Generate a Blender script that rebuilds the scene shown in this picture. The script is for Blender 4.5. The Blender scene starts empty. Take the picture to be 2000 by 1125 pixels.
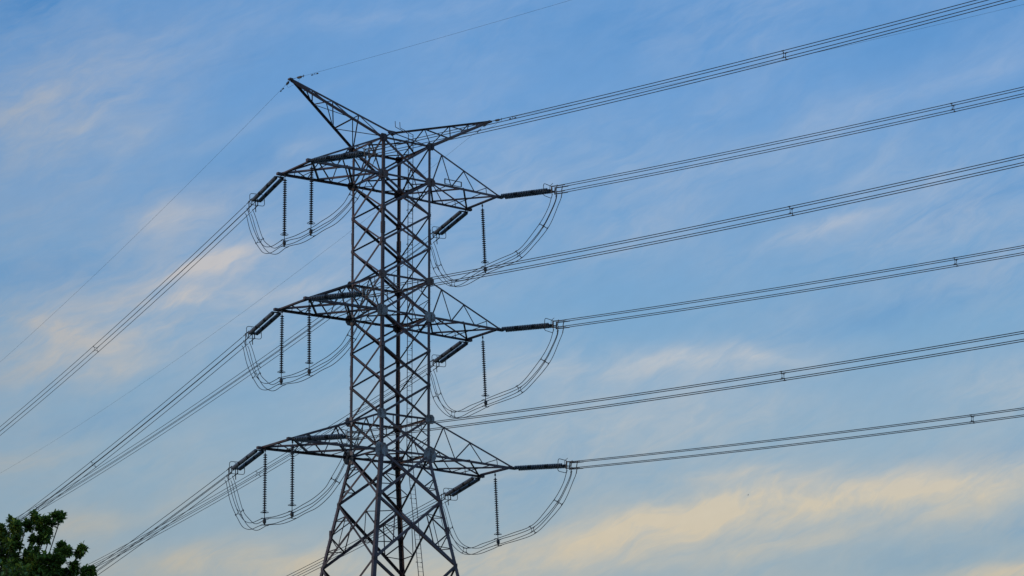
import bpy, bmesh, math, random
from mathutils import Vector, Matrix
random.seed(7)
C = bpy.context.scene.collection
rad = math.radians

# ------------------------------------------------------------------ camera
CAM = Vector((-95.7709, -147.6015, 1.7))
RV = Vector((0.8120029, -0.58362939, -0.00529334))
UV = Vector((-0.1388122, -0.20192245, 0.96951457))
FW = Vector((0.56690604, 0.78651386, 0.2449765))
cd = bpy.data.cameras.new('camera'); cam = bpy.data.objects.new('camera', cd); C.objects.link(cam)
cd.sensor_width = 36.0; cd.lens = 4988.94 / 2000 * 36.0; cd.clip_start = 0.5; cd.clip_end = 20000
M = Matrix((RV, UV, -FW)).transposed().to_4x4(); M.translation = CAM; cam.matrix_world = M
bpy.context.scene.camera = cam

# ------------------------------------------------------------------ exposure
vs = bpy.context.scene.view_settings
vs.view_transform = 'Standard'; vs.look = 'None'; vs.exposure = 0.0; vs.gamma = 1.0; vs.use_curve_mapping = False

# ------------------------------------------------------------------ sky
def lin(r, g, b):
    f = lambda c: (c/255/12.92) if c/255 <= 0.04045 else ((c/255+0.055)/1.055)**2.4
    return (f(r), f(g), f(b), 1.0)

SUN_AZ, SUN_EL = rad(-75), rad(7)          # compass bearing from +Y towards +X
W = bpy.data.worlds.new('World'); bpy.context.scene.world = W; W.use_nodes = True
nt = W.node_tree; nt.nodes.clear(); N = nt.nodes; Lk = nt.links
def setin(node, i, v):
    if isinstance(v, bpy.types.NodeSocket): Lk.new(v, node.inputs[i])
    elif v is not None: node.inputs[i].default_value = v
def mth(op, a=None, b=None, c=None, clamp=False):
    n = N.new('ShaderNodeMath'); n.operation = op; n.use_clamp = clamp
    setin(n, 0, a); setin(n, 1, b)
    if c is not None: setin(n, 2, c)
    return n.outputs[0]
def mixc(f, a, b):
    n = N.new('ShaderNodeMix'); n.data_type = 'RGBA'; setin(n, 0, f); setin(n, 6, a); setin(n, 7, b); return n.outputs[2]
def ramp(f, stops, mode='LINEAR'):
    n = N.new('ShaderNodeValToRGB'); n.color_ramp.interpolation = mode; e = n.color_ramp.elements
    while len(e) < len(stops): e.new(0.5)
    for k, (p, col) in enumerate(stops): e[k].position = p; e[k].color = col
    setin(n, 0, f); return n.outputs[0]
tc = N.new('ShaderNodeTexCoord'); sep = N.new('ShaderNodeSeparateXYZ'); Lk.new(tc.outputs['Generated'], sep.inputs[0])
az = mth('MULTIPLY', mth('ARCTAN2', sep.outputs[0], sep.outputs[1]), 57.29578)     # compass bearing, degrees
el = mth('MULTIPLY', mth('ARCSINE', sep.outputs[2]), 57.29578)                     # elevation, degrees
cmb = N.new('ShaderNodeCombineXYZ'); Lk.new(az, cmb.inputs[0]); Lk.new(el, cmb.inputs[1])
P0 = cmb.outputs[0]
def mapping(vec, loc, rot, scale):
    n = N.new('ShaderNodeMapping'); n.vector_type = 'TEXTURE'; Lk.new(vec, n.inputs[0])
    n.inputs[1].default_value = (loc[0], loc[1], 0); n.inputs[2].default_value = (0, 0, rad(rot)); n.inputs[3].default_value = (scale[0], scale[1], 1)
    return n.outputs[0]
def noise(vec, scale, detail, rough=0.55, dist=0.0, w=None):
    n = N.new('ShaderNodeTexNoise'); n.noise_dimensions = '2D' if w is None else '3D'
    Lk.new(vec, n.inputs['Vector']); n.inputs['Scale'].default_value = scale; n.inputs['Detail'].default_value = detail
    n.inputs['Roughness'].default_value = rough; n.inputs['Distortion'].default_value = dist
    return n
warp = noise(mapping(P0, (3, 1), 20, (2.6, 1.3)), 1.0, 3.0, 0.5)
vm = N.new('ShaderNodeVectorMath'); vm.operation = 'SUBTRACT'; Lk.new(warp.outputs['Color'], vm.inputs[0]); vm.inputs[1].default_value = (0.5, 0.5, 0.5)
vm2 = N.new('ShaderNodeVectorMath'); vm2.operation = 'MULTIPLY'; Lk.new(vm.outputs[0], vm2.inputs[0]); vm2.inputs[1].default_value = (1.6, 0.62, 0)
vm3 = N.new('ShaderNodeVectorMath'); vm3.operation = 'ADD'; Lk.new(P0, vm3.inputs[0]); Lk.new(vm2.outputs[0], vm3.inputs[1])
PW = vm3.outputs[0]
def blobs(lst):
    acc = None
    for (a, e, L, Wd, rot, s) in lst:
        v = mapping(PW, (a, e), rot, (L, Wd))
        ln = N.new('ShaderNodeVectorMath'); ln.operation = 'DOT_PRODUCT'; Lk.new(v, ln.inputs[0]); Lk.new(v, ln.inputs[1])
        g = mth('POWER', 0.36788, ln.outputs['Value'])
        acc = mth('MULTIPLY_ADD', g, s, acc if acc is not None else 0.0)
    return acc
# bearing, elevation, length, width (degrees), tilt, strength
CLOUDS = [
    (37.58, 8.49, 2.67, 0.58, 12, 0.50),
    (39.95, 9.03, 3.13, 0.53, 13, 0.56),
    (42.92, 9.29, 3.13, 0.49, 8, 0.54),
    (45.89, 9.51, 3.02, 0.56, 3, 0.50),
    (40.79, 9.98, 1.04, 0.16, 5, 0.30),
    (46.84, 7.61, 1.39, 0.21, 5, 0.60),
    (41.14, 8.26, 3.48, 0.23, 8, 0.25),
    (29.03, 14.61, 1.28, 0.28, 14, 0.72),
    (28.32, 13.81, 1.39, 0.19, 5, 0.40),
    (30.58, 14.15, 1.39, 0.21, 5, 0.28),
    (26.48, 18.02, 0.72, 0.16, 32, 0.40),
    (26.72, 17.09, 0.53, 0.28, 45, 0.30),
    (24.64, 17.96, 0.81, 0.19, 28, 0.22),
    (25.71, 18.64, 3.02, 1.04, 26, 0.32),
    (27.85, 15.65, 0.81, 0.35, 20, 0.35),
    (30.93, 17.29, 0.81, 0.30, 20, 0.22),
    (25.24, 12.45, 2.20, 0.51, 18, 0.42),
    (25.71, 13.05, 1.16, 0.26, -15, 0.35),
    (26.78, 12.24, 1.39, 0.23, 10, 0.30),
    (24.64, 10.19, 1.62, 0.23, 15, 0.35),
    (25.95, 8.83, 0.81, 0.41, 5, 0.40),
    (27.85, 9.15, 1.39, 0.29, 20, 0.25),
    (29.27, 8.05, 3.13, 0.46, 5, 0.40),
    (32.24, 7.90, 3.48, 0.35, 0, 0.36),
    (39.95, 12.48, 2.44, 0.32, 3, 0.66),
    (41.62, 12.64, 0.93, 0.16, -15, 0.25),
    (35.21, 12.38, 1.86, 0.58, 10, 0.28),
    (42.80, 15.35, 1.39, 0.19, 18, 0.36),
    (44.58, 16.99, 1.39, 0.30, 35, 0.16),
    (42.92, 17.63, 3.48, 0.46, 22, 0.22),
    (46.48, 18.61, 1.86, 0.26, 15, 0.22),
    (32.48, 20.24, 2.32, 0.21, 8, 0.20),
    (38.77, 11.56, 4.87, 1.04, 6, 0.20),
    (47.08, 11.84, 1.86, 0.46, 5, 0.25),
    (25.35, 16.91, 2.78, 1.39, 28, 0.26),
    (27.02, 13.34, 3.83, 1.28, 12, 0.28),
    (28.92, 15.69, 1.86, 0.70, 20, 0.18),
    (29.63, 17.77, 2.32, 0.19, 24, 0.16),
    (34.14, 14.21, 1.74, 0.70, 8, 0.12),
]
DEEP = [
    (24.17, 20.21, 1.28, 0.58, 20, 0.75),
    (29.39, 16.62, 1.62, 0.46, 25, 0.45),
    (25.00, 14.21, 1.62, 0.52, 10, 0.40),
    (29.03, 19.12, 1.28, 0.23, 20, 0.25),
    (45.89, 19.67, 2.55, 0.70, 10, 0.35),
    (47.08, 17.89, 1.39, 0.29, 15, 0.40),
    (44.70, 13.67, 3.02, 0.58, 12, 0.45),
    (46.48, 15.76, 1.74, 0.29, 18, 0.30),
    (38.77, 19.90, 2.90, 0.70, 5, 0.25),
    (35.80, 9.99, 2.78, 0.58, 5, 0.35),
    (46.48, 10.16, 1.62, 0.35, 5, 0.35),
    (47.43, 8.74, 1.28, 0.23, 0, 0.40),
    (45.06, 8.06, 1.51, 0.35, 5, 0.30),
    (26.30, 11.13, 2.78, 0.30, 12, 0.28),
    (26.07, 19.69, 1.86, 0.35, 20, 0.20),
]
cl = blobs(CLOUDS); dp = blobs(DEEP)
st1 = noise(mapping(PW, (0, 0), 21, (3.0, 0.75)), 1.0, 7.0, 0.58, 0.25).outputs['Fac']      # long streaks
st2 = noise(mapping(PW, (7, 3), 33, (1.5, 0.42)), 1.0, 6.0, 0.6, 0.2).outputs['Fac']        # finer wisps
big = noise(mapping(P0, (11, 5), 15, (7.0, 3.0)), 1.0, 3.0, 0.5).outputs['Fac']
s1 = mth('MULTIPLY_ADD', st1, 3.2, -1.15, clamp=True)
s2 = mth('MULTIPLY_ADD', st2, 3.0, -1.05, clamp=True)
st3 = noise(mapping(PW, (1, 8), 27, (0.62, 0.15)), 1.0, 6.0, 0.62, 0.3).outputs['Fac']
s3 = mth('MULTIPLY_ADD', st3, 3.2, -1.1, clamp=True)
tex = mth('MULTIPLY_ADD', s3, 0.20, mth('MULTIPLY_ADD', s2, 0.32, mth('MULTIPLY', s1, 0.48)))
d1 = mth('MULTIPLY', cl, mth('MULTIPLY_ADD', tex, 0.95, 0.52))
veil = mth('MULTIPLY', mth('MULTIPLY', mth('MULTIPLY_ADD', big, 2.4, -0.75, clamp=True), tex), 0.40)
dens = mth('ADD', d1, veil, clamp=True)
eln = mth('DIVIDE', mth('SUBTRACT', el, 6.0), 16.0, clamp=True)
q = lambda e: max(0, min(1, (e-6.0)/16.0))
base = ramp(eln, [(q(6.5), lin(154,173,182)), (q(8.6), lin(148,173,190)), (q(10.6), lin(142,174,198)), (q(13), lin(124,168,205)), (q(16), lin(116,162,208)), (q(18.5), lin(108,158,211)), (q(21), lin(100,153,209))])
ccol = ramp(eln, [(q(7), lin(210,195,168)), (q(9.3), lin(207,198,179)), (q(10.7), lin(199,197,192)), (q(12.5), lin(194,198,202)), (q(14.6), lin(203,202,205)), (q(17), lin(184,196,212)), (q(20.5), lin(162,184,216))])
deepc = ramp(eln, [(q(8), lin(110,156,190)), (q(13), lin(98,150,200)), (q(18), lin(74,140,202)), (q(21), lin(48,128,196))])
c1 = mixc(mth('MULTIPLY', dp, mth('MULTIPLY_ADD', tex, -0.5, 1.0), clamp=True), base, deepc)
west = mth('DIVIDE', mth('SUBTRACT', az, 23.0), 10.0, clamp=True)
cgrey = N.new('ShaderNodeVectorMath'); cgrey.operation = 'SCALE'; Lk.new(ccol, cgrey.inputs[0]); Lk.new(mth('MULTIPLY_ADD', west, 0.24, 0.76), cgrey.inputs['Scale'])
cb = N.new('ShaderNodeVectorMath'); cb.operation = 'SCALE'; Lk.new(c1, cb.inputs[0]); Lk.new(mth('MULTIPLY_ADD', west, 0.07, 0.93), cb.inputs['Scale'])
c2 = mixc(dens, cb.outputs[0], cgrey.outputs[0])
fine = noise(mapping(P0, (2, 9), 25, (0.5, 0.3)), 1.0, 4.0, 0.6).outputs['Fac']
fm = mth('MULTIPLY_ADD', fine, 0.06, 0.97)
vmul = N.new('ShaderNodeVectorMath'); vmul.operation = 'SCALE'; Lk.new(c2, vmul.inputs[0]); Lk.new(fm, vmul.inputs['Scale'])
sky = N.new('ShaderNodeTexSky'); sky.sky_type = 'NISHITA'; sky.sun_disc = False; sky.sun_elevation = SUN_EL; sky.sun_rotation = SUN_AZ; sky.air_density = 1.2; sky.dust_density = 1.5
sks = N.new('ShaderNodeVectorMath'); sks.operation = 'SCALE'; Lk.new(sky.outputs[0], sks.inputs[0]); sks.inputs['Scale'].default_value = 0.08
fin = mixc(0.975, sks.outputs[0], vmul.outputs[0])
bg = N.new('ShaderNodeBackground'); Lk.new(fin, bg.inputs[0]); bg.inputs[1].default_value = 1.0
wo = N.new('ShaderNodeOutputWorld'); Lk.new(bg.outputs[0], wo.inputs[0])

# ------------------------------------------------------------------ sun: low and weak, through thin cloud
sl = bpy.data.lights.new('sun', 'SUN'); sl.energy = 0.85; sl.angle = rad(6); sl.color = (1.0, 0.80, 0.60)
so = bpy.data.objects.new('sun', sl); C.objects.link(so)
sd = Vector((math.sin(SUN_AZ)*math.cos(SUN_EL), math.cos(SUN_AZ)*math.cos(SUN_EL), math.sin(SUN_EL)))
so.rotation_euler = sd.to_track_quat('Z', 'Y').to_euler(); so.location = (0, 0, 100)

# ------------------------------------------------------------------ materials
def mat(name, c1, c2=None, rough=0.6, metal=0.0, scale=3.0, c3=None, lo=0.35, hi=0.65, spec=0.5, stretch=None):
    m = bpy.data.materials.new(name); m.use_nodes = True; t = m.node_tree; b = t.nodes['Principled BSDF']
    b.inputs['Roughness'].default_value = rough; b.inputs['Metallic'].default_value = metal
    b.inputs['Specular IOR Level'].default_value = spec
    if c2 is None: b.inputs['Base Color'].default_value = (*c1, 1); return m
    tcn = t.nodes.new('ShaderNodeTexCoord'); n = t.nodes.new('ShaderNodeTexNoise'); n.inputs['Scale'].default_value = scale
    n.inputs['Detail'].default_value = 6; n.inputs['Roughness'].default_value = 0.62
    if stretch:
        mp = t.nodes.new('ShaderNodeMapping'); mp.inputs[3].default_value = stretch
        t.links.new(tcn.outputs['Object'], mp.inputs[0]); t.links.new(mp.outputs[0], n.inputs['Vector'])
    else: t.links.new(tcn.outputs['Object'], n.inputs['Vector'])
    r = t.nodes.new('ShaderNodeValToRGB'); e = r.color_ramp.elements
    e[0].position = lo; e[0].color = (*c1, 1); e[1].position = hi; e[1].color = (*c2, 1)
    if c3: k = e.new((lo+hi)/2+0.12); k.color = (*c3, 1)
    t.links.new(n.outputs['Fac'], r.inputs[0]); t.links.new(r.outputs[0], b.inputs['Base Color'])
    rr = t.nodes.new('ShaderNodeMapRange'); rr.inputs[3].default_value = max(0.05, rough-0.12); rr.inputs[4].default_value = min(1, rough+0.15)
    t.links.new(n.outputs['Fac'], rr.inputs[0]); t.links.new(rr.outputs[0], b.inputs['Roughness'])
    return m
def vary(m, amt):
    t = m.node_tree; b = t.nodes['Principled BSDF']; src = b.inputs['Base Color'].links[0].from_socket
    oi = t.nodes.new('ShaderNodeObjectInfo'); mr = t.nodes.new('ShaderNodeMapRange'); mr.inputs[3].default_value = 1-amt; mr.inputs[4].default_value = 1+amt
    sc = t.nodes.new('ShaderNodeVectorMath'); sc.operation = 'SCALE'
    t.links.new(oi.outputs['Random'], mr.inputs[0]); t.links.new(src, sc.inputs[0]); t.links.new(mr.outputs[0], sc.inputs['Scale']); t.links.new(sc.outputs[0], b.inputs['Base Color'])
STEEL = mat('weathered_steel', (0.105,0.074,0.080), (0.085,0.036,0.030), 0.6, 0.1, 0.9, c3=(0.070,0.043,0.047), lo=0.36, hi=0.66)
PLATE = mat('galvanised_plate', (0.27,0.265,0.27), (0.13,0.085,0.07), 0.55, 0.2, 2.4, lo=0.40, hi=0.62)
RUSTY = mat('rusty_plate', (0.16,0.075,0.055), (0.15,0.12,0.115), 0.65, 0.2, 2.5)
THIN = mat('dark_steel_bar', (0.06,0.048,0.054), (0.055,0.032,0.030), 0.55, 0.3, 1.5)
DISC = mat('brown_porcelain', (0.055,0.05,0.06), (0.075,0.06,0.065), 0.25, 0.0, 8.0)
DISC2 = mat('grey_porcelain', (0.22,0.235,0.265), (0.15,0.165,0.19), 0.28, 0.0, 4.0)
vary(STEEL, 0.42); vary(PLATE, 0.22); vary(THIN, 0.3)
DARK = mat('dark_porcelain', (0.03,0.03,0.035))
HARD = mat('galvanised_fitting', (0.05,0.05,0.055), (0.035,0.035,0.04), 0.55, 0.1, 6.0)
WIRE = mat('aluminium_strand', (0.055,0.06,0.065), (0.04,0.045,0.05), 0.55, 0.3, 20.0)
EWIRE = mat('steel_strand', (0.09,0.10,0.11), (0.07,0.08,0.085), 0.6, 0.2, 20.0)
CONC = mat('footing_concrete', (0.32,0.31,0.29), (0.24,0.23,0.21), 0.85, 0, 3.0)
BARK = mat('tree_bark', (0.09,0.065,0.045), (0.05,0.04,0.03), 0.9, 0, 6.0, stretch=(1,1,0.3))
GRASS = mat('grass_ground', (0.035,0.06,0.02), (0.07,0.085,0.035), 0.95, 0, 0.15, c3=(0.05,0.06,0.03))
def leafmat():
    m = bpy.data.materials.new('tree_leaves'); m.use_nodes = True; t = m.node_tree; b = t.nodes['Principled BSDF']
    g = t.nodes.new('ShaderNodeNewGeometry'); r = t.nodes.new('ShaderNodeValToRGB'); e = r.color_ramp.elements
    e[0].position = 0.0; e[0].color = (0.06,0.105,0.025,1); e[1].position = 1.0; e[1].color = (0.34,0.42,0.06,1)
    k = e.new(0.45); k.color = (0.11,0.18,0.035,1); k = e.new(0.8); k.color = (0.21,0.31,0.05,1)
    t.links.new(g.outputs['Random Per Island'], r.inputs[0]); t.links.new(r.outputs[0], b.inputs['Base Color'])
    b.inputs['Roughness'].default_value = 0.42
    tr = t.nodes.new('ShaderNodeBsdfTranslucent'); t.links.new(r.outputs[0], tr.inputs[0])
    mx = t.nodes.new('ShaderNodeMixShader'); mx.inputs[0].default_value = 0.38
    t.links.new(b.outputs[0], mx.inputs[1]); t.links.new(tr.outputs[0], mx.inputs[2])
    t.links.new(mx.outputs[0], t.nodes['Material Output'].inputs[0]); return m
LEAF = leafmat()

# ------------------------------------------------------------------ mesh helpers
class MB:
    def __init__(s): s.v = []; s.f = []; s.m = []
    def add(s, vs, fs, mi=0):
        o = len(s.v); s.v += [tuple(v) for v in vs]; s.f += [tuple(i+o for i in f) for f in fs]; s.m += [mi]*len(fs)
    def beam(s, p, q, w, n, t=None, inw=1.0, mi=0):
        """an equal-angle steel member from p to q: one flange in the plane whose normal is n, the other standing inwards"""
        p = Vector(p); q = Vector(q); d = (q-p).normalized(); n = Vector(n); n = (n - d*n.dot(d)).normalized(); a = d.cross(n)
        t = t or max(0.012, w*0.11)
        prof = [(-w/2, 0), (w/2, 0), (w/2, -t), (-w/2+t, -t), (-w/2+t, -w*inw), (-w/2, -w*inw)]
        vs = [p + a*x + n*y for x, y in prof] + [q + a*x + n*y for x, y in prof]
        k = 6; fs = [(i, (i+1) % k, k+(i+1) % k, k+i) for i in range(k)]
        fs += [(0,5,4,3,2,1), (6,7,8,9,10,11)]
        s.add(vs, fs, mi)
    def box(s, c, ax, ay, az_, hx, hy, hz, mi=0):
        c = Vector(c); ax, ay, az_ = Vector(ax)*hx, Vector(ay)*hy, Vector(az_)*hz
        vs = [c + ax*i + ay*j + az_*k for i in (-1,1) for j in (-1,1) for k in (-1,1)]
        s.add(vs, [(0,1,3,2),(4,6,7,5),(0,4,5,1),(2,3,7,6),(0,2,6,4),(1,5,7,3)], mi)
    def tube(s, pts, r, n=6, mi=0, closed=False):
        pts = [Vector(p) for p in pts]; K = len(pts); rr = r if hasattr(r, '__len__') else [r]*K
        vs = []; ref = None
        for i, p in enumerate(pts):
            a = pts[(i-1) % K] if (closed or i > 0) else p; b = pts[(i+1) % K] if (closed or i < K-1) else p
            d = (b-a).normalized()
            if ref is None: ref = d.orthogonal().normalized()
            ref = (ref - d*ref.dot(d)).normalized(); e = d.cross(ref)
            vs += [p + (ref*math.cos(2*math.pi*j/n) + e*math.sin(2*math.pi*j/n))*rr[i] for j in range(n)]
        fs = []
        for i in range(K if closed else K-1):
            i2 = (i+1) % K
            for j in range(n): fs.append((i*n+j, i*n+(j+1) % n, i2*n+(j+1) % n, i2*n+j))
        if not closed: fs += [tuple(range(n))[::-1], tuple((K-1)*n+j for j in range(n))]
        s.add(vs, fs, mi)
    def plate(s, c, n, u, pts, th, mi=0):
        c = Vector(c); n = Vector(n).normalized(); u = Vector(u).normalized(); v = n.cross(u)
        k = len(pts); vs = [c + u*x + v*y + n*th/2 for x, y in pts] + [c + u*x + v*y - n*th/2 for x, y in pts]
        s.add(vs, [tuple(range(k)), tuple(range(2*k-1, k-1, -1))] + [(i, i+k, (i+1) % k+k, (i+1) % k) for i in range(k)], mi)
    def lathe(s, p, d, prof, n=12, mi=0):
        """profile of (distance along d, radius)"""
        p = Vector(p); d = Vector(d).normalized(); a = d.orthogonal().normalized(); b = d.cross(a)
        vs = []; K = len(prof)
        for h, r in prof: vs += [p + d*h + (a*math.cos(2*math.pi*j/n) + b*math.sin(2*math.pi*j/n))*r for j in range(n)]
        fs = [(i*n+j, i*n+(j+1) % n, (i+1)*n+(j+1) % n, (i+1)*n+j) for i in range(K-1) for j in range(n)]
        s.add(vs, fs, mi)
    def build(s, name, mats, parent=None, smooth=False):
        me = bpy.data.meshes.new(name); me.from_pydata(s.v, [], s.f)
        for m in (mats if isinstance(mats, (list, tuple)) else [mats]): me.materials.append(m)
        me.polygons.foreach_set('material_index', s.m)
        if smooth: me.polygons.foreach_set('use_smooth', [True]*len(s.f))
        me.update(); o = bpy.data.objects.new(name, me); C.objects.link(o)
        if parent is not None: o.parent = parent
        return o
def tag(o, label=None, cat=None, group=None, kind=None):
    for k, v in (('label', label), ('category', cat), ('group', group), ('kind', kind)):
        if v: o[k] = v
    return o
def empty(name, loc=(0, 0, 0)):
    o = bpy.data.objects.new(name, None); o.location = loc; o.empty_display_size = 0.3; C.objects.link(o); return o
def copy_tree(o, parent=None, loc=None):
    c = o.copy(); C.objects.link(c); c.parent = parent
    if loc is not None: c.location = loc
    for ch in list(o.children): copy_tree(ch, c)
    return c
def crom(pts, n=8):
    pts = [Vector(p) for p in pts]; P = [pts[0]*2-pts[1]] + pts + [pts[-1]*2-pts[-2]]; out = []
    for i in range(1, len(P)-2):
        a, b, c_, d = P[i-1], P[i], P[i+1], P[i+2]
        for k in range(n):
            t = k/n
            out.append(0.5*((2*b) + (c_-a)*t + (2*a-5*b+4*c_-d)*t*t + (3*b-a-3*c_+d)*t**3))
    out.append(pts[-1]); return out
Z = Vector((0, 0, 1))

# ------------------------------------------------------------------ ground
g = MB(); G = 48; S = 6000
for i in range(G+1):
    for j in range(G+1):
        x = -S + 2*S*i/G; y = -S + 2*S*j/G
        g.v.append((x, y, 0.0))
for i in range(G):
    for j in range(G):
        g.f.append((i*(G+1)+j, (i+1)*(G+1)+j, (i+1)*(G+1)+j+1, i*(G+1)+j+1)); g.m.append(0)
tag(g.build('ground', GRASS), kind='structure')

# ------------------------------------------------------------------ the transmission tower
LV = dict(T=56.48, a2=53.805, u3=46.487, a3=43.902, u4=36.558, a4=34.015)
HB = 2.0; SL = 0.1745
def hw(z): return HB if z >= 34.015 else HB + (34.015-z)*SL
SG = {'A': (-1, 1), 'B': (-1, -1), 'C': (1, -1), 'D': (1, 1)}
def J(k, z): h = hw(z); return Vector((SG[k][0]*h, SG[k][1]*h, z))
FACES = [('B', 'C', (0, -1, 0)), ('C', 'D', (1, 0, 0)), ('D', 'A', (0, 1, 0)), ('A', 'B', (-1, 0, 0))]
tower = empty('transmission_tower')
tag(tower, 'tall steel lattice electricity pylon with six crossarms and two raised horn peaks', 'pylon')

def shift(p, n, d): return Vector(p) + Vector(n)*d
# legs, one mesh each, in bolted lengths of slightly changing size
zs_leg = [0, 12, 20, 26.25, 30.72, 34.015, 43.9, 50, 56.6]
for k in 'ABCD':
    m = MB(); sx, sy = SG[k]
    for z0, z1 in zip(zs_leg[:-1], zs_leg[1:]):
        w = 0.27 if z1 <= 34.1 else (0.215 if z1 < 45 else 0.19); t = 0.028
        a, b = J(k, z0), J(k, z1)
        prof = [(0, 0), (-sx*w, 0), (-sx*w, -sy*t), (-sx*t, -sy*t), (-sx*t, -sy*w), (0, -sy*w)]
        off = Vector((sx*0.03, sy*0.03, 0))
        vs = [a+off+Vector((x, y, 0)) for x, y in prof] + [b+off+Vector((x, y, 0)) for x, y in prof]
        m.add(vs, [(i, (i+1) % 6, 6+(i+1) % 6, 6+i) for i in range(6)] + [(0,5,4,3,2,1), (6,7,8,9,10,11)])
    # splice plates where two lengths meet
    for z in (20, 40.2, 49.9, 28.5):
        a = J(k, z)
        m.box(a+Vector((sx*0.045-sx*0.12, sy*0.045, 0)), (1,0,0), (0,1,0), (0,0,1), 0.11, 0.01, 0.42)
        m.box(a+Vector((sx*0.045, sy*0.045-sy*0.12, 0)), (1,0,0), (0,1,0), (0,0,1), 0.01, 0.11, 0.42)
    # step bolts up the leg
    if k in 'CA':
        z = 3.0
        while z < 56: 
            a = J(k, z); m.tube([a+Vector((sx*0.03, 0, 0)), a+Vector((sx*0.14, 0, 0))], 0.008, 4); z += 0.45
    m.build('leg', STEEL, tower)
    f = MB(); a = J(k, 0)
    f.lathe(a-Z*0.1, Z, [(0, 0.75), (0.5, 0.7), (0.6, 0.6), (0.6, 0.0)], 16)
    f.build('footing', CONC, tower)
# horizontals
for key, z in LV.items():
    for a, b, n in FACES:
        m = MB(); m.beam(shift(J(a, z), n, 0.034), shift(J(b, z), n, 0.034), 0.15, n); m.build('horizontal_girt', STEEL, tower)
# diaphragms (diamond of inner braces) at the crossarm levels
for z in (LV['a2'], LV['a3'], LV['a4'], LV['T']):
    m = MB(); mid = [(J(a, z)+J(b, z))/2 for a, b, n in FACES]
    for i in range(4): m.beam(mid[i]-Z*0.03, mid[(i+1) % 4]-Z*0.03, 0.085, Z)
    if z != LV['T']:
        for i, (a, b, n) in enumerate(FACES):
            q1 = (mid[i]+mid[(i+1) % 4])/2; m.beam(q1-Z*0.05, J(b, z)-Z*0.05, 0.06, Z)
    m.build('plan_bracing', THIN, tower)
# cross braced panels of the shaft
PAN = [LV['T'], LV['a2'], 51.366, 48.926, LV['u3'], LV['a3'], 41.454, 39.006, LV['u4'], LV['a4'], 30.72, 26.25, 20, 12, 0.3]
for zi in range(len(PAN)-1):
    z1, z0 = PAN[zi], PAN[zi+1]
    for a, b, n in FACES:
        m = MB(); r = MB(); r2 = MB()
        A0, B0, A1, B1 = J(a, z0), J(b, z0), J(a, z1), J(b, z1)
        w = 0.15 if z1 > 34.1 else 0.17
        m.beam(shift(A0, n, 0.052), shift(B1, n, 0.052), w, n)
        m.beam(shift(B0, n, 0.016), shift(A1, n, 0.016), w*(0.8 if z1 > 34.1 else 1), n)
        # crossing point
        t = hw(z1)/(hw(z1)+hw(z0)); O = A1.lerp(B0, t)
        if z1 <= 34.1:
            for leg0, leg1, r_ in ((A0, A1, r), (B0, B1, r2)):
                Mid = leg0.lerp(leg1, 0.5)
                for jo, other in ((leg0, leg1), (leg1, leg0)):
                    Q = jo.lerp(O, 0.5); L1 = jo.lerp(other, 0.26)
                    r_.beam(Q, Mid, 0.08, n); r_.beam(Q, L1, 0.06, n)
            if z1-z0 > 4:
                Qa, Qb = A0.lerp(O, 0.5), B0.lerp(O, 0.5)
                Qc, Qd = A1.lerp(O, 0.5), B1.lerp(O, 0.5)
                r2.beam(Qb, Qd, 0.06, n); m.beam(Qa, Qc, 0.06, n)
        elif (z1, z0) in ((LV['u3'], LV['a3']), (LV['u4'], LV['a4'])):
            Mid = A0.lerp(A1, 0.5)
            for X0, X1, Y1, r_ in ((A0, A1, B1, r), (B0, B1, A1, r2)):
                r_.beam(X1.lerp(O, .5), X0.lerp(X1, .5), 0.05, n); r_.beam(X0.lerp(O, .5), X0.lerp(X1, .5), 0.05, n); r_.beam(X1.lerp(O, .5), X1.lerp(Y1, .25), 0.05, n)
        o = m.build('cross_brace', STEEL, tower)
        for r_ in (r, r2):
            if r_.v: r_.build('redundant_brace', THIN, o)
# gusset plates
def gusset(k, z, w, h, mt):
    sx, sy = SG[k]; m = MB(); p = J(k, z)
    octo = lambda w, h, x0=0.0: [(x0-w/2, -h*0.22), (x0-w*0.3, -h/2), (x0+w*0.3, -h/2), (x0+w/2, -h*0.22), (x0+w/2, h*0.22), (x0+w*0.3, h/2), (x0-w*0.3, h/2), (x0-w/2, h*0.22)]
    m.plate(p+Vector((sx*0.0, sy*0.075, 0)), (0, sy, 0), (1, 0, 0), octo(w, h), 0.016)
    m.plate(p+Vector((sx*0.075, -sy*w*0.16, 0)), (sx, 0, 0), (0, 1, 0), octo(w*0.75, h), 0.016)
    rng = random.Random(int(z*10)+ord(k))
    for i in range(10):                                     # bolt heads
        a = 2*math.pi*i/10; 
        m.tube([p+Vector((math.cos(a)*w*0.36, sy*0.08, math.sin(a)*h*0.36)), p+Vector((math.cos(a)*w*0.36, sy*0.115, math.sin(a)*h*0.36))], 0.02, 5)
    m.build('gusset_plate', mt, tower)
def minor(k, z):
    sx, sy = SG[k]; p = J(k, z); m = MB()
    m.plate(p+Vector((-sx*0.1, sy*0.06, 0)), (0, sy, 0), (1, 0, 0), [(-.14,-.10), (.14,-.12), (.14,.12), (-.14,.10)], 0.012)
    m.plate(p+Vector((sx*0.06, -sy*0.1, 0)), (sx, 0, 0), (0, 1, 0), [(-.14,-.10), (.14,-.12), (.14,.12), (-.14,.10)], 0.012)
    m.build('gusset_plate', STEEL, tower)
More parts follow.
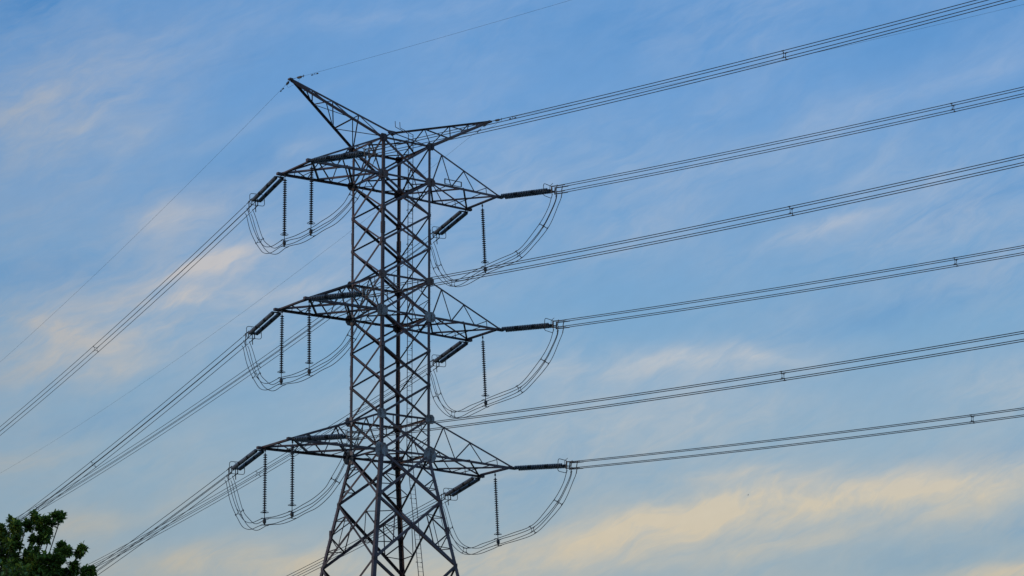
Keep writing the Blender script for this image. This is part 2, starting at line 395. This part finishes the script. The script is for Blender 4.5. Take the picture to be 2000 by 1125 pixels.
for k in 'ABCD':
    gusset(k, LV['T'], 0.62, 0.55, STEEL)
    gusset(k, LV['a2'], 0.80, 0.62, RUSTY)
    gusset(k, LV['u3'], 0.62, 0.55, RUSTY)
    gusset(k, LV['a3'], 0.88, 0.74, PLATE)
    gusset(k, LV['u4'], 0.74, 0.66, PLATE)
    gusset(k, LV['a4'], 1.02, 0.98, PLATE)
    for z in (51.366, 48.926, 41.454, 39.006, 30.72, 26.25): minor(k, z)

# crossarms
TIPS = {('L', 'a2'): (-7.885, 53.69), ('R', 'a2'): (7.970, 53.715), ('L', 'a3'): (-7.927, 43.831), ('R', 'a3'): (7.974, 43.779), ('L', 'a4'): (-9.069, 33.952), ('R', 'a4'): (9.033, 33.797)}
UP = {'a2': 'T', 'a3': 'u3', 'a4': 'u4'}
NAMES = {'a2': 'upper', 'a3': 'middle', 'a4': 'lower'}
for (side, lv), (tx, tz) in TIPS.items():
    sx = -1 if side == 'L' else 1; m = MB(); webs = []; plates = []
    for sy in (-1, 1):
        br = MB(); pl = MB(); webs.append(br); plates.append(pl)
        root = Vector((sx*HB, sy*2, LV[lv])); top = Vector((sx*HB, sy*2, LV[UP[lv]])); tip = Vector((tx, sy*2.0, tz)); n = Vector((0, sy, 0))
        m.beam(shift(root, n, 0.05), shift(tip, n, 0.05), 0.17, n)
        m.beam(shift(top, n, 0.02), shift(tip+Z*0.10, n, 0.02), 0.12, n)
        lo = lambda f: root.lerp(tip, f); hi = lambda f: top.lerp(tip, f)
        seq = [lo(0.03), hi(0.17), lo(0.31), hi(0.49), lo(0.65), hi(0.82), lo(0.83)]
        for i, (a, b) in enumerate(zip(seq[:-1], seq[1:])): br.beam(a, b, 0.075 if i < 4 else 0.055, n)
        # small step rail bolted to the tip
        pl.box(tip+Vector((sx*0.16, 0, 0.02)), (1,0,0), (0,1,0), (0,0,1), 0.24, 0.13, 0.09)
    F, R_ = Vector((tx, -2, tz)), Vector((tx, 2, tz)); f0, r0 = Vector((sx*HB, -2, LV[lv])), Vector((sx*HB, 2, LV[lv]))
    fm_, rm_ = f0.lerp(F, 0.49), r0.lerp(R_, 0.49); dn = Vector((0, 0, -1))
    m.beam(F, R_, 0.19, dn); m.beam(F+Z*0.12, R_+Z*0.12, 0.09, Z)
    for a, b in ((F, rm_), (rm_, f0), (R_, fm_), (fm_, r0)): m.beam(a+Z*0.03, b+Z*0.03, 0.13, dn)
    m.beam(f0.lerp(F, .24), r0.lerp(R_, .24), 0.06, dn); m.beam(f0.lerp(F, .76), r0.lerp(R_, .76), 0.06, dn)
    t0, t1 = Vector((sx*HB, -2, LV[UP[lv]])), Vector((sx*HB, 2, LV[UP[lv]]))
    o = m.build('crossarm', STEEL, tower)
    for x_ in webs: x_.build('lattice_web', THIN, o)
    for x_ in plates: x_.build('end_plate', STEEL, o)
    if (side, lv) == ('R', 'a2'):
        w = MB(); a, b = f0.lerp(F, 0.20)+Vector((0, -0.1, 0.12)), f0.lerp(F, 0.44)+Vector((0, -0.1, 0.12))
        w.beam(a, b, 0.05, n); w.beam(a+Z*0.36, b+Z*0.36, 0.06, n); w.beam(a, a+Z*0.38, 0.06, n); w.beam(b, b+Z*0.38, 0.06, n)
        w.build('maintenance_rail', HARD, o)
# earth wire horns
APEX = Vector((0.02, 0, 57.73))
PK = {'L': Vector((-8.463, 0, 60.098)), 'R': Vector((8.593, 0, 60.121))}
apx = MB()
for k in 'ABCD': apx.beam(J(k, LV['T']), APEX, 0.085, (SG[k][0], 0, 1))
apx.plate(APEX, (0, -1, 0), (1, 0, 0), [(-.35, -.1), (0, -.28), (.35, -.1), (.3, .12), (-.3, .12)], 0.03)
apx.build('apex_frame', STEEL, tower)
for side, tip in PK.items():
    sx = -1 if side == 'L' else 1; m = MB(); br = MB()
    kf, kr = ('B', 'A') if side == 'L' else ('C', 'D')
    f0, r0 = J(kf, LV['T']), J(kr, LV['T'])
    m.beam(f0, tip-Z*0.06, 0.17, (sx*0.2, -1, -0.3)); m.beam(r0, tip-Z*0.06, 0.15, (sx*0.2, 1, -0.3)); m.beam(APEX, tip+Z*0.06, 0.14, Z)
    Ff = lambda t: f0.lerp(tip, t); Rf = lambda t: r0.lerp(tip, t); Af = lambda t: APEX.lerp(tip, t)
    up_ = (0.1, -1, 0.2)
    for P1, t1, P2, t2, w in ((Rf,.0,Ff,.33,.065), (Rf,.0,Af,.33,.065), (Rf,.32,Ff,.33,.085), (Rf,.32,Ff,.03,.06), (Ff,.33,Af,.33,.075), (Af,.33,Ff,.02,.07),
                              (Rf,.66,Ff,.34,.055), (Rf,.32,Af,.59,.06), (Rf,.32,Ff,.62,.055), (Rf,.66,Ff,.62,.07), (Rf,.66,Af,.79,.06), (Rf,.66,Ff,.84,.06),
                              (Ff,.62,Af,.59,.06), (Ff,.34,Af,.59,.06), (Ff,.62,Af,.79,.05), (Ff,.84,Af,.79,.05), (Rf,.84,Ff,.88,.05), (Rf,.84,Af,.90,.05), (Rf,.84,Ff,.82,.05)):
        br.beam(P1(t1), P2(t2), w, up_)
    o = m.build('earth_wire_horn', STEEL, tower); br.build('lattice_web', THIN, o)
    e = MB(); e.box(tip+Vector((sx*0.05, 0, 0)), (1,0,0), (0,1,0), (0,0,1), 0.13, 0.16, 0.06); e.build('end_plate', STEEL, o)
# ladder on the camera-side face
m = MB(); 
def face_pt(x, z): 
    h = hw(z); return Vector((x, -h-0.16, z))
for dx in (-0.2, 0.2):
    x = 0.22+dx
    pts = [face_pt(x, z) for z in (0.4, 12, 26, 34.0)] + [face_pt(x, 34.4), face_pt(x, 57.05)]
    m.tube(pts, 0.028, 5)
    m.tube([face_pt(x, 57.05), Vector((x-0.02, -0.5, 58.0)), Vector((x-0.02, -0.45, 58.45))], 0.026, 5)
z = 0.6
while z < 57: a, b = face_pt(0.02, z), face_pt(0.42, z); m.tube([a, b], 0.013, 4); z += 0.32
for z in list(LV.values())+[51.4, 48.9, 41.4, 39.0, 30.7, 26.2, 20, 12]:
    for x in (0.02, 0.42): m.box(face_pt(x, z)+Vector((0, 0.08, 0.02)), (1,0,0), (0,1,0), (0,0,1), 0.02, 0.09, 0.025)
m.build('ladder', THIN, tower)

# ------------------------------------------------------------------ insulators and line hardware
PHI_R, LS_R, TH_R = -1.2333, 5.218, 0.0617
PHI_L, LS_L, TH_L = 1.40558, 6.819, 0.1083
BS = 0.225                                                      # half spacing of the four-wire bundle
def sdir(phi, th): return Vector((math.cos(phi)*math.cos(th), math.sin(phi)*math.cos(th), -math.sin(th)))
def sside(phi): return Vector((-math.sin(phi), math.cos(phi), 0))
SHED = [(0.0, 0.02), (0.0, 0.045), (0.035, 0.05), (0.05, 0.06), (0.062, 0.10), (0.078, 1.0), (0.092, 1.0), (0.088, 0.085), (0.10, 0.05), (0.105, 0.018)]
def discs(m, p, d, n, pitch, R, dark=(), mi=0, seg=14, rib=False):
    for i in range(n):
        prof = [(h*pitch/0.105*0.95, (R if r == 1.0 else r*R/0.14)) for h, r in SHED]
        if rib:                                                 # dark cap, glazed shed
            q = Vector(p)+d*(i*pitch)
            m.lathe(q, d, prof[:5], seg, 1); m.lathe(q, d, [prof[4], (prof[5][0]-0.012, R*0.98), (prof[5][0]+0.012, R), (prof[6][0]-0.004, R*0.96)], seg, 1 if i in dark else mi); m.lathe(q, d, [(prof[6][0]-0.004, R*0.96), (prof[7][0], R*0.62)], seg, 1 if i in dark else mi); m.lathe(q, d, [(prof[7][0], R*0.62)]+prof[7:], seg, 1)
        else: m.lathe(Vector(p)+d*(i*pitch), d, prof, seg, 1 if i in dark else mi)
    m.tube([Vector(p), Vector(p)+d*(n*pitch)], 0.018, 5, mi)
def rring(m, c, a, b, ha, hb, r, rc=0.18):
    pts = []
    for cx, cy, a0 in ((ha-rc, hb-rc, 0), (-ha+rc, hb-rc, 90), (-ha+rc, -hb+rc, 180), (ha-rc, -hb+rc, 270)):
        for k in range(5):
            t = rad(a0+k*22.5); pts.append(c + a*(cx+rc*math.cos(t)) + b*(cy+rc*math.sin(t)))
    m.tube(pts, r, 6, closed=True)
def tension_set(phi, Ls, th):
    d = sdir(phi, th); s = sside(phi); up = s.cross(d); up = up if up.z > 0 else -up
    root = empty('tension_insulator')
    L0, e1 = (0.42, Ls-0.72) if phi < 0 else (0.52, Ls-1.75); n = 28; pitch = (e1-L0)/n
    m = MB(); m.tube([Vector((0,0,-0.02)), d*(L0-0.12)], 0.03, 6); m.plate(d*(L0-0.10), up, s, [(-0.30, 0.09), (-0.05, -0.12), (0.05, -0.12), (0.30, 0.09)], 0.03); m.plate(d*(L0-0.10), up, s, [(-0.30, -0.09), (0.30, -0.09), (0.30, 0.09), (-0.30, 0.09)], 0.034)
    m.build('yoke_plate', HARD, root)
    for sg in (-1, 1):
        k = MB(); discs(k, d*L0 + s*(0.25*sg), d, n, pitch, 0.15, dark=(8, 9, 18, 19), rib=True); o = k.build('disc_string', [DISC2, DARK], root, smooth=True)
    e = L0+n*pitch
    m = MB(); m.plate(d*(e+0.12), up, s, [(-0.34, -0.12), (0.34, -0.12), (0.34, 0.10), (-0.34, 0.10)], 0.035)
    for sg in (-1, 1):                                              # vertical yokes that spread the four wires
        m.box(d*(e+0.36)+s*(0.225*sg), d, s, up, 0.045, 0.02, 0.27)
        m.tube([d*(e+0.2)+s*(0.225*sg), d*(e+0.34)+s*(0.225*sg)], 0.03, 5)
    m.tube([d*(e+0.05)+up*0.0, d*(e+0.05)+up*0.34, d*(e+0.12)+up*0.40, d*(e+0.30)+up*0.52], 0.02, 5)
    m.build('yoke_plate', HARD, root)
    m = MB(); rring(m, d*(e-0.12), s, up, 0.56, 0.44, 0.024)
    m.tube([d*(e+0.1)+s*0.3, d*(e-0.1)+s*0.54], 0.014, 5); m.tube([d*(e+0.1)-s*0.3, d*(e-0.1)-s*0.54], 0.014, 5)
    m.build('grading_ring', HARD, root, smooth=True)
    for sg in (-1, 1):
        for ug in (-1, 1):
            k = MB(); b = s*(BS*sg)+up*(BS*ug); st = 0.16 if sg > 0 else 0.0
            k.tube([d*(e+0.36)+b, d*(e+0.80+st)+b, d*(e+1.5)+b], [0.042, 0.040, 0.022], 6)
            k.tube([d*(e+0.84+st)+b+up*0.08, d*(e+0.80+st)+b-up*0.10, d*(e+0.74+st)+b-Z*0.36], 0.034, 6)
            k.build('dead_end_clamp', HARD, root)
    return root
def suspension_set(Lt, lean):
    d = Vector((lean, 0, -1)).normalized(); root = empty('suspension_insulator'); n = 26; pitch = 0.1585
    m = MB(); m.tube([Vector((0,0,0.1)), d*0.32], 0.022, 5); m.box(d*0.06, (1,0,0), (0,1,0), Z, 0.05, 0.03, 0.08); m.build('hanger', HARD, root)
    k = MB(); discs(k, d*0.28, d, n, pitch, 0.142); k.build('disc_string', [DISC, DARK], root, smooth=True)
    e = 0.28+n*pitch
    m = MB(); c = d*(e-0.06); m.tube([c+Vector((math.cos(t)*0.27, math.sin(t)*0.27, 0)) for t in [2*math.pi*i/18 for i in range(18)]], 0.018, 5, closed=True)
    m.tube([c+Vector((-0.27,0,0)), c+Vector((0.27,0,0))], 0.012, 4); m.build('grading_ring', HARD, root, smooth=True)
    m = MB(); m.tube([d*e, d*(Lt-0.28)], 0.028, 6)
    m.lathe(d*(Lt-0.28), d, [(0, 0.02), (0.05, 0.07), (0.13, 0.12), (0.30, 0.12), (0.40, 0.05), (0.50, 0.04), (0.5, 0.0)], 10)
    m.build('counterweight', HARD, root, smooth=True)
    m = MB()
    return root, d
ARM = {'a2': 'upper', 'a3': 'middle', 'a4': 'lower'}
SIDE = {'L': 'left', 'R': 'right'}
tR = tension_set(PHI_R, LS_R, TH_R); tL = tension_set(PHI_L, LS_L, TH_L)
first = {'F': True, 'B': True}
CL = {}
for (side, lv), (tx, tz) in TIPS.items():
    for end in 'FB':
        src, phi, Ls, th = (tR, PHI_R, LS_R, TH_R) if end == 'F' else (tL, PHI_L, LS_L, TH_L)
        loc = Vector((tx, -2.0 if end == 'F' else 2.0, tz-0.02))
        if first[end]: o = src; o.location = loc; first[end] = False
        else: o = copy_tree(src, None, loc)
        what = 'pulling right' if end == 'F' else 'slanting down left'
        crn = 'near' if end == 'F' else 'far'
        tag(o, f'double ribbed insulator string {what} from {crn} corner of the {ARM[lv]} {SIDE[side]} crossarm', 'insulator', 'double tension insulator strings at the crossarm ends')
        CL[(side, lv, end)] = loc + sdir(phi, th)*Ls
sL, dL = suspension_set(5.02, 0.012); sR, dR = suspension_set(4.95, 0.045)
fs = {'L': True, 'R': True}
SUS = {}; rv = random.Random(5)
for (side, lv), (tx, tz) in TIPS.items():
    spots = [(tx+0.02, 1.62, 'R'), (tx+0.02, -1.98, 'F')] if side == 'L' else [(tx, 0.0, 'M')]
    for (x, y, w) in spots:
        loc = Vector((x, y, tz-0.12)); src, d = (sL, dL) if side == 'L' else (sR, dR)
        if fs[side]: o = src; o.location = loc; fs[side] = False
        else: o = copy_tree(src, None, loc)
        if side == 'L': txt = f'dark vertical disc insulator hanging under the {ARM[lv]} left crossarm, ' + ('outer one at its tip' if w == 'R' else 'inner one nearer the shaft')
        else: txt = f'single dark vertical disc insulator hanging under the tip of the {ARM[lv]} right crossarm'
        tag(o, txt, 'insulator', 'vertical insulator strings holding the jumper loops')
        o.rotation_euler = (rad(rv.uniform(-.5, .5)), rad(rv.uniform(-.5, .5)), rad(rv.uniform(0, 90)*0))
        SUS[(side, lv, w)] = loc + d*(5.02 if side == 'L' else 4.95)

# ------------------------------------------------------------------ bundled conductors
def spacer(c, s, up, d, r=BS):
    """square frame with four clamp arms"""
    m = MB(); q = 0.55
    cr = [c + s*(r*a*q) + up*(r*b*q) for a, b in ((-1,-1), (1,-1), (1,1), (-1,1))]
    m.tube(cr, 0.020, 5, closed=True)
    for (a, b), p in zip(((-1,-1), (1,-1), (1,1), (-1,1)), cr):
        e = c + s*(r*a) + up*(r*b); m.tube([p, e], 0.024, 5); m.tube([e-d*0.09, e+d*0.09], 0.036, 6); m.tube([p-(p-c)*0.08, p+(p-c)*0.15], 0.036, 6)
    return m
SPAN = {  # slope, curvature, spacer distances
 ('L','a2','F'): (-0.004, 0.00051137, [32.1, 92]), ('R','a2','F'): (-0.00893, 0.000498, [30.99, 91]),
 ('L','a3','F'): (-0.00639, 0.00049932, [32.23, 93]), ('R','a3','F'): (-0.02123, 0.00049629, [30.64, 90]),
 ('L','a4','F'): (-0.01966, 0.00049823, [32.28, 92]), ('R','a4','F'): (-0.02487, 0.00049377, [30.44, 90]),
 ('L','a2','B'): (-0.09094, 0.00030073, [36.54]), ('R','a2','B'): (-0.07478, 0.00026774, [36.47, 105.69]),
 ('L','a3','B'): (-0.09669, 0.00027937, [35.87]), ('R','a3','B'): (-0.07302, 0.00028055, [35.96]),
 ('L','a4','B'): (-0.10586, 0.00028, []), ('R','a4','B'): (-0.07588, 0.00028077, [])}
for (side, lv, end), (ms, k2, sps) in SPAN.items():
    phi = PHI_R if end == 'F' else PHI_L; h = Vector((math.cos(phi), math.sin(phi), 0)); s = sside(phi); P = CL[(side, lv, end)]
    T = 150 if end == 'F' else 260
    root = empty('conductor_bundle', P)
    cur = lambda t: h*t + Z*(ms*t + k2*t*t)
    ts = [-0.1 + (T+0.1)*(i/90)**1.25 for i in range(91)]; ts[0] = -0.1
    for a in (-1, 1):
        for b in (-1, 1):
            m = MB(); m.tube([cur(t) + s*(BS*a) + Z*(BS*b) for t in ts], 0.0245, 6); m.build('conductor', WIRE, root, smooth=True)
    for t in sps:
        d = (cur(t+0.5)-cur(t-0.5)).normalized(); spacer(cur(t), s, Z, d).build('spacer', HARD, root)
    where = 'running up to the right' if end == 'F' else 'running down to the left'
    tag(root, f'four dark parallel wires {where} from the {ARM[lv]} {SIDE[side]} crossarm', 'power line', 'four-wire conductor bundles')

# ------------------------------------------------------------------ jumper loops
def jumper(side, lv):
    a, b = CL[(side, lv, 'B')], CL[(side, lv, 'F')] + sdir(PHI_R, TH_R)*0.42; tz = TIPS[(side, lv)][1]
    pts = []
    def prof(o, c, lst):
        L = math.hypot(c.x-o.x, c.y-o.y); h = Vector((c.x-o.x, c.y-o.y, 0)).normalized()
        return [Vector((o.x, o.y, tz)) + h*s_ + Z*z_ for s_, z_ in lst]
    if side == 'L':
        S1, S2 = SUS[(side, lv, 'R')], SUS[(side, lv, 'F')]
        o1 = Vector((TIPS[(side, lv)][0], 2, 0)); o2 = Vector((TIPS[(side, lv)][0], -2, 0))
        pts += prof(o1, a, [(6.55, -1.0), (6.25, -1.35), (5.35, -2.6), (4.25, -3.80), (3.3, -4.50), (2.3, -4.98), (1.2, -5.20)])
        pts += [S1+Z*0.03, S1.lerp(S2, 0.5)-Z*0.10, S2+Z*0.02]
        pts += prof(o2, b, [(1.0, -4.88), (1.95, -4.55), (3.1, -3.85), (3.75, -3.2), (4.45, -2.2), (4.95, -1.25), (5.15, -0.70)])
        sp = (3, 13)
    else:
        S = SUS[(side, lv, 'M')]; o1 = Vector((TIPS[(side, lv)][0], 0, 0))
        pts += prof(o1, a, [(8.55, -1.0), (8.25, -1.45), (7.33, -3.1), (6.1, -4.3), (4.7, -5.0), (3.04, -5.28), (1.3, -5.18)])
        pts += [S+Z*0.03]
        pts += prof(o1, b, [(1.85, -4.85), (3.45, -4.50), (4.65, -3.80), (5.78, -2.80), (6.55, -1.75), (6.92, -1.1), (7.02, -0.72)])
        sp = (2, 4, 9, 11)
    base = pts[0].copy(); n = 7; cen = crom(pts, n); K = len(cen)
    root = empty('jumper_loop', base)
    frames = []
    for i in range(K):
        d = (cen[min(K-1, i+1)]-cen[max(0, i-1)]).normalized()
        hh = Vector((d.x, d.y, 0)); hh = hh.normalized() if hh.length > 1e-3 else frames[-1][3]
        frames.append([cen[i], d, None, hh])
    for i in range(K):                                             # smooth the sideways direction through the bend at the hanger
        hs = Vector((0, 0, 0))
        for j in range(max(0, i-6), min(K, i+7)): hs += frames[j][3]
        hs.normalize(); frames[i][2] = Vector((-hs.y, hs.x, 0))
    for a_ in (-1, 1):
        for b_ in (-1, 1):
            P = []
            for i, (c, d, s, hh) in enumerate(frames):
                up = s.cross(d); up = up if up.z > -0.2 and up.dot(Z) > 0 else -up
                wob = 0.02*math.sin(i*0.35+a_*1.3+b_*2.1)
                P.append(c - base + s*((BS+wob)*a_) + up*((BS+wob)*b_))
            m = MB(); m.tube(P, 0.0235, 6); m.build('jumper_wire', WIRE, root, smooth=True)
    for k in sp:
        c, d, s, hh = frames[k*n]; up = s.cross(d); up = up if up.dot(Z) > 0 else -up
        spacer(c-base, s, up, d, BS).build('spacer', HARD, root)
    # clamps where the loop is held below a hanger
    held = (7, 9) if side == 'L' else (7,)
    for k in held:
        c, d, s, hh = frames[k*n]; up = s.cross(d); up = up if up.dot(Z) > 0 else -up; m = MB()
        for a_ in (-1, 1):
            for b_ in (-1, 1):
                e = c-base+s*(BS*a_)+up*(BS*b_); m.tube([e-d*0.11, e+d*0.11], 0.034, 6); m.tube([c-base+up*(BS*b_), e], 0.018, 5)
        m.build('hanger_clamp', HARD, root)
    tag(root, f'slack four-wire jumper loop sagging under the {ARM[lv]} {SIDE[side]} crossarm', 'jumper cable', 'four-wire jumper loops under the crossarms')
for (side, lv) in TIPS: jumper(side, lv)

# ------------------------------------------------------------------ earth wires from the two horns
EW = [('L', PHI_L, -0.09234, 0.00032064, 'sloping down to the left from the higher left horn tip', 260),
      ('L', PHI_R, 0.02159, 0.00037668, 'rising to the right from the higher left horn tip', 150),
      ('R', PHI_L, -0.07624, 0.00030415, 'passing behind the tower to lower left from the right horn tip', 260),
      ('R', PHI_R, -0.02109, 0.00044174, 'rising to the right from the right horn tip', 150)]
for side, phi, ms, k2, txt, T in EW:
    P = PK[side]; h = Vector((math.cos(phi), math.sin(phi), 0)); cur = lambda t: h*t + Z*(ms*t + k2*t*t)
    root = empty('earth_wire', P); m = MB(); m.tube([cur(0.15+(T-0.15)*(i/80)**1.2) for i in range(81)], 0.0075, 5); m.build('strand', EWIRE, root, smooth=True)
    d = (cur(1)-cur(0)).normalized(); far = 1.25 if phi < 0 else 1.0
    k = MB(); k.tube([cur(0.12), cur(0.42*far)], 0.014, 5); k.tube([cur(0.45*far), cur(0.95*far)], [0.05, 0.03], 6); k.box(cur(0.62*far)-Z*0.02, d, sside(phi), Z, 0.16, 0.05, 0.07)
    k.tube([cur(0.9*far)+Z*0.10, cur(0.9*far)-Z*0.10], 0.02, 5); k.build('dead_end_clamp', HARD, root)
    t = 1.72*far; k = MB(); c = cur(t)-Z*0.10; k.tube([cur(t), c], 0.022, 5); k.tube([c-d*0.24, c-Z*0.015, c+d*0.24], 0.010, 4)
    for g_ in (-1, 1): k.tube([c+d*(0.17*g_), c+d*(0.30*g_)], 0.042, 7)
    k.build('vibration_damper', HARD, root)
    tag(root, 'thin single earth wire ' + txt, 'wire', 'thin earth wires on the horn tips')
# thin bonding loops under each horn tip
for side, txt in (('L', 'higher left'), ('R', 'lower right')):
    P = PK[side]; a = Vector((math.cos(PHI_L), math.sin(PHI_L), 0))*0.8; b = Vector((math.cos(PHI_R), math.sin(PHI_R), 0))*0.9
    m = MB(); m.tube([p - P for p in crom([P+a-Z*0.1, P+a*0.7-Z*0.42, P-Z*0.5, P+b*0.6-Z*0.38, P+b-Z*0.02], 6)], 0.007, 4)
    o = m.build('bonding_wire', EWIRE); o.location = P; tag(o, f'tiny slack wire loop just beneath the {txt} horn tip', 'wire', 'small bonding loops')

# ------------------------------------------------------------------ the tree at the lower left
HX = Vector((RV.x, RV.y, 0)).normalized(); HY = Vector((FW.x, FW.y, 0)).normalized()
TB = CAM + HY*(60*0.9695) + HX*(-12.6); TB.z = 0
tree = empty('broadleaf_tree', TB); tag(tree, 'dark green broadleaf tree top rising at the lower left corner', 'tree')
def TP(x, y, z): return HX*x + HY*y + Z*z                     # metres: right, away, up from the trunk foot
# crown masses: right, away, up, radius
MASS = [
    (-0.16, 0.00, 8.27, 2.16),
    (-1.12, 1.50, 8.97, 1.32),
    (1.28, -1.20, 8.95, 1.02),
    (1.76, 0.60, 9.26, 0.75),
    (0.08, -0.60, 9.73, 0.75),
    (0.26, 0.50, 10.23, 0.34),
    (1.85, 0.00, 10.84, 0.23),
    (1.62, 0.10, 11.05, 0.08),
    (2.09, 0.00, 11.04, 0.07),
    (2.20, 0.10, 11.06, 0.04),
    (1.91, -0.10, 10.61, 0.14),
    (1.74, 0.20, 10.54, 0.10),
    (1.22, -0.20, 10.77, 0.18),
    (0.86, 0.20, 10.58, 0.16),
    (0.56, -0.10, 10.37, 0.18),
    (1.10, 0.00, 10.91, 0.07),
    (1.40, 0.10, 10.84, 0.10),
    (0.83, 0.10, 10.77, 0.06),
    (1.16, -0.30, 10.42, 0.26),
    (1.50, 0.20, 10.14, 0.18),
    (1.69, -0.10, 10.19, 0.11),
    (2.25, 0.00, 10.17, 0.18),
    (2.25, 0.10, 10.36, 0.07),
    (2.40, 0.00, 10.24, 0.07),
    (2.75, 0.00, 10.30, 0.06),
    (2.64, 0.10, 10.21, 0.05),
    (2.12, -0.30, 9.94, 0.26),
    (2.55, 0.00, 9.87, 0.14),
    (2.80, 0.00, 9.73, 0.13),
    (2.94, 0.10, 9.78, 0.05),
    (1.76, -0.50, 9.77, 0.41),
    (1.04, 0.30, 9.96, 0.51),
    (1.40, -1.00, 8.21, 1.32),
    (1.33, 0.00, 9.85, 0.31),
    (1.98, 0.20, 9.70, 0.26),
    (2.37, 0.10, 9.70, 0.17),
    (0.71, 0.30, 10.14, 0.26),
    (1.62, 0.00, 10.49, 0.08),
]
rng = random.Random(11)
tb = MB()
trunk = [TP(-0.1, 0, 0), TP(0.05, 0.1, 1.6), TP(-0.1, 0.05, 3.2), TP(0.0, 0.0, 4.6)]
tb.tube(crom(trunk, 5), [0.34-0.16*i/15 for i in range(16)], 10); tb.build('trunk', BARK, tree)
lb = MB(); leaves = MB()
fork = TP(0, 0, 4.5)
def leaf(p, d, up, L, wd):
    d = d.normalized(); s = d.cross(up)
    if s.length < 1e-3: s = d.orthogonal()
    s.normalize(); n = s.cross(d).normalized(); dr = L*rng.uniform(0.05, 0.35)
    cup = wd*0.22
    q = lambda t, x: p + d*(L*t) + s*(wd*x) - n*(dr*t*t) + n*(cup*abs(x)*1.6)
    vs = [q(0, 0), q(.28, -.36), q(.28, 0), q(.28, .36), q(.62, -.5), q(.62, 0), q(.62, .5), q(.87, -.36), q(.87, 0), q(.87, .36), q(1.0, 0)]
    leaves.add(vs, [(0,2,1), (0,3,2), (1,2,5,4), (2,3,6,5), (4,5,8,7), (5,6,9,8), (7,8,10), (8,9,10)])
def rosette(p, d):
    nl = rng.randint(5, 8); d = d.normalized(); a = d.orthogonal().normalized(); b = d.cross(a); ph = rng.uniform(0, 6.28)
    for i in range(nl):
        t = ph + i*2.4; sp = rng.uniform(0.35, 1.25)
        ld = d*math.cos(sp) + (a*math.cos(t)+b*math.sin(t))*math.sin(sp) + Z*0.12
        leaf(p - d*rng.uniform(0, 0.10), ld, Z+d*0.3, rng.uniform(0.10, 0.165), rng.uniform(0.052, 0.078))
for (x, y, z, r) in MASS:
    c = TP(x, y, z); dv = c-fork
    br = crom([fork, fork + dv*0.35 + Vector((rng.uniform(-.3,.3), rng.uniform(-.3,.3), -0.15)), fork+dv*0.7+Vector((rng.uniform(-.2,.2), rng.uniform(-.2,.2), 0.1)), c], 4)
    lb.tube(br, [max(0.012, 0.07*(1-i/13.0)*min(1, r+0.2)+0.008) for i in range(len(br))], 6)
    nr = int(150*r*r) + 5 if r > 0.5 else int(260*r*r)+6
    for i in range(nr):
        v = Vector((rng.gauss(0,1), rng.gauss(0,1), rng.gauss(0,1))).normalized(); rr = r*(rng.uniform(0.2, 1.12)**0.5)
        tip = c + Vector((v.x, v.y, v.z*0.95))*rr
        out = (v + Z*0.55 + Vector((rng.uniform(-.4,.4), rng.uniform(-.4,.4), rng.uniform(-.3,.3))))
        root_ = c + v*(rr*0.35)
        lb.tube([root_, root_.lerp(tip, .55)-Z*0.02, tip], [0.012, 0.008, 0.004], 4)
        rosette(tip, out)
        for k in range(1 if r > .5 else 2):
            rosette(root_.lerp(tip, rng.uniform(0.45, 0.85)) + Vector((rng.uniform(-.05,.05), rng.uniform(-.05,.05), rng.uniform(-.05,.05))), out+v)
lo_ = lb.build('branches', BARK, tree)
leaves.build('crown', LEAF, tree)

# ------------------------------------------------------------------ a bird far off
b = MB()
b.lathe((-0.2, 0, 0), (1, 0, 0), [(0, 0.005), (0.05, 0.03), (0.14, 0.06), (0.24, 0.05), (0.32, 0.035), (0.38, 0.03), (0.42, 0.006)], 8)
b.plate((-0.23, 0, 0.0), (0, 0, 1), (1, 0, 0), [(0.05, -0.02), (0.05, 0.02), (-0.08, 0.05), (-0.08, -0.05)], 0.01)
BIRDM = mat('grey_plumage', (0.10,0.10,0.11))
bird = b.build('bird', BIRDM, None, smooth=True)
for sg in (-1, 1):
    w = MB(); w.plate((0.0, 0.03*sg, 0.02), (0, -0.35*sg, 1), (1, 0, 0), [(-0.07, 0.0), (0.09, 0.0), (0.10, 0.2*sg), (0.02, 0.42*sg), (-0.04, 0.25*sg)] if sg > 0 else [(-0.04, 0.25*sg), (0.02, 0.42*sg), (0.10, 0.2*sg), (0.09, 0.0), (-0.07, 0.0)], 0.012); w.build('wing', BIRDM, bird)
bird.location = (165.51, 151.98, 68.05); bird.scale = (0.55, 0.55, 0.55); bird.rotation_euler = (rad(35), rad(10), rad(-60))
tag(bird, 'tiny dark bird flying in front of the cream cloud band', 'bird')
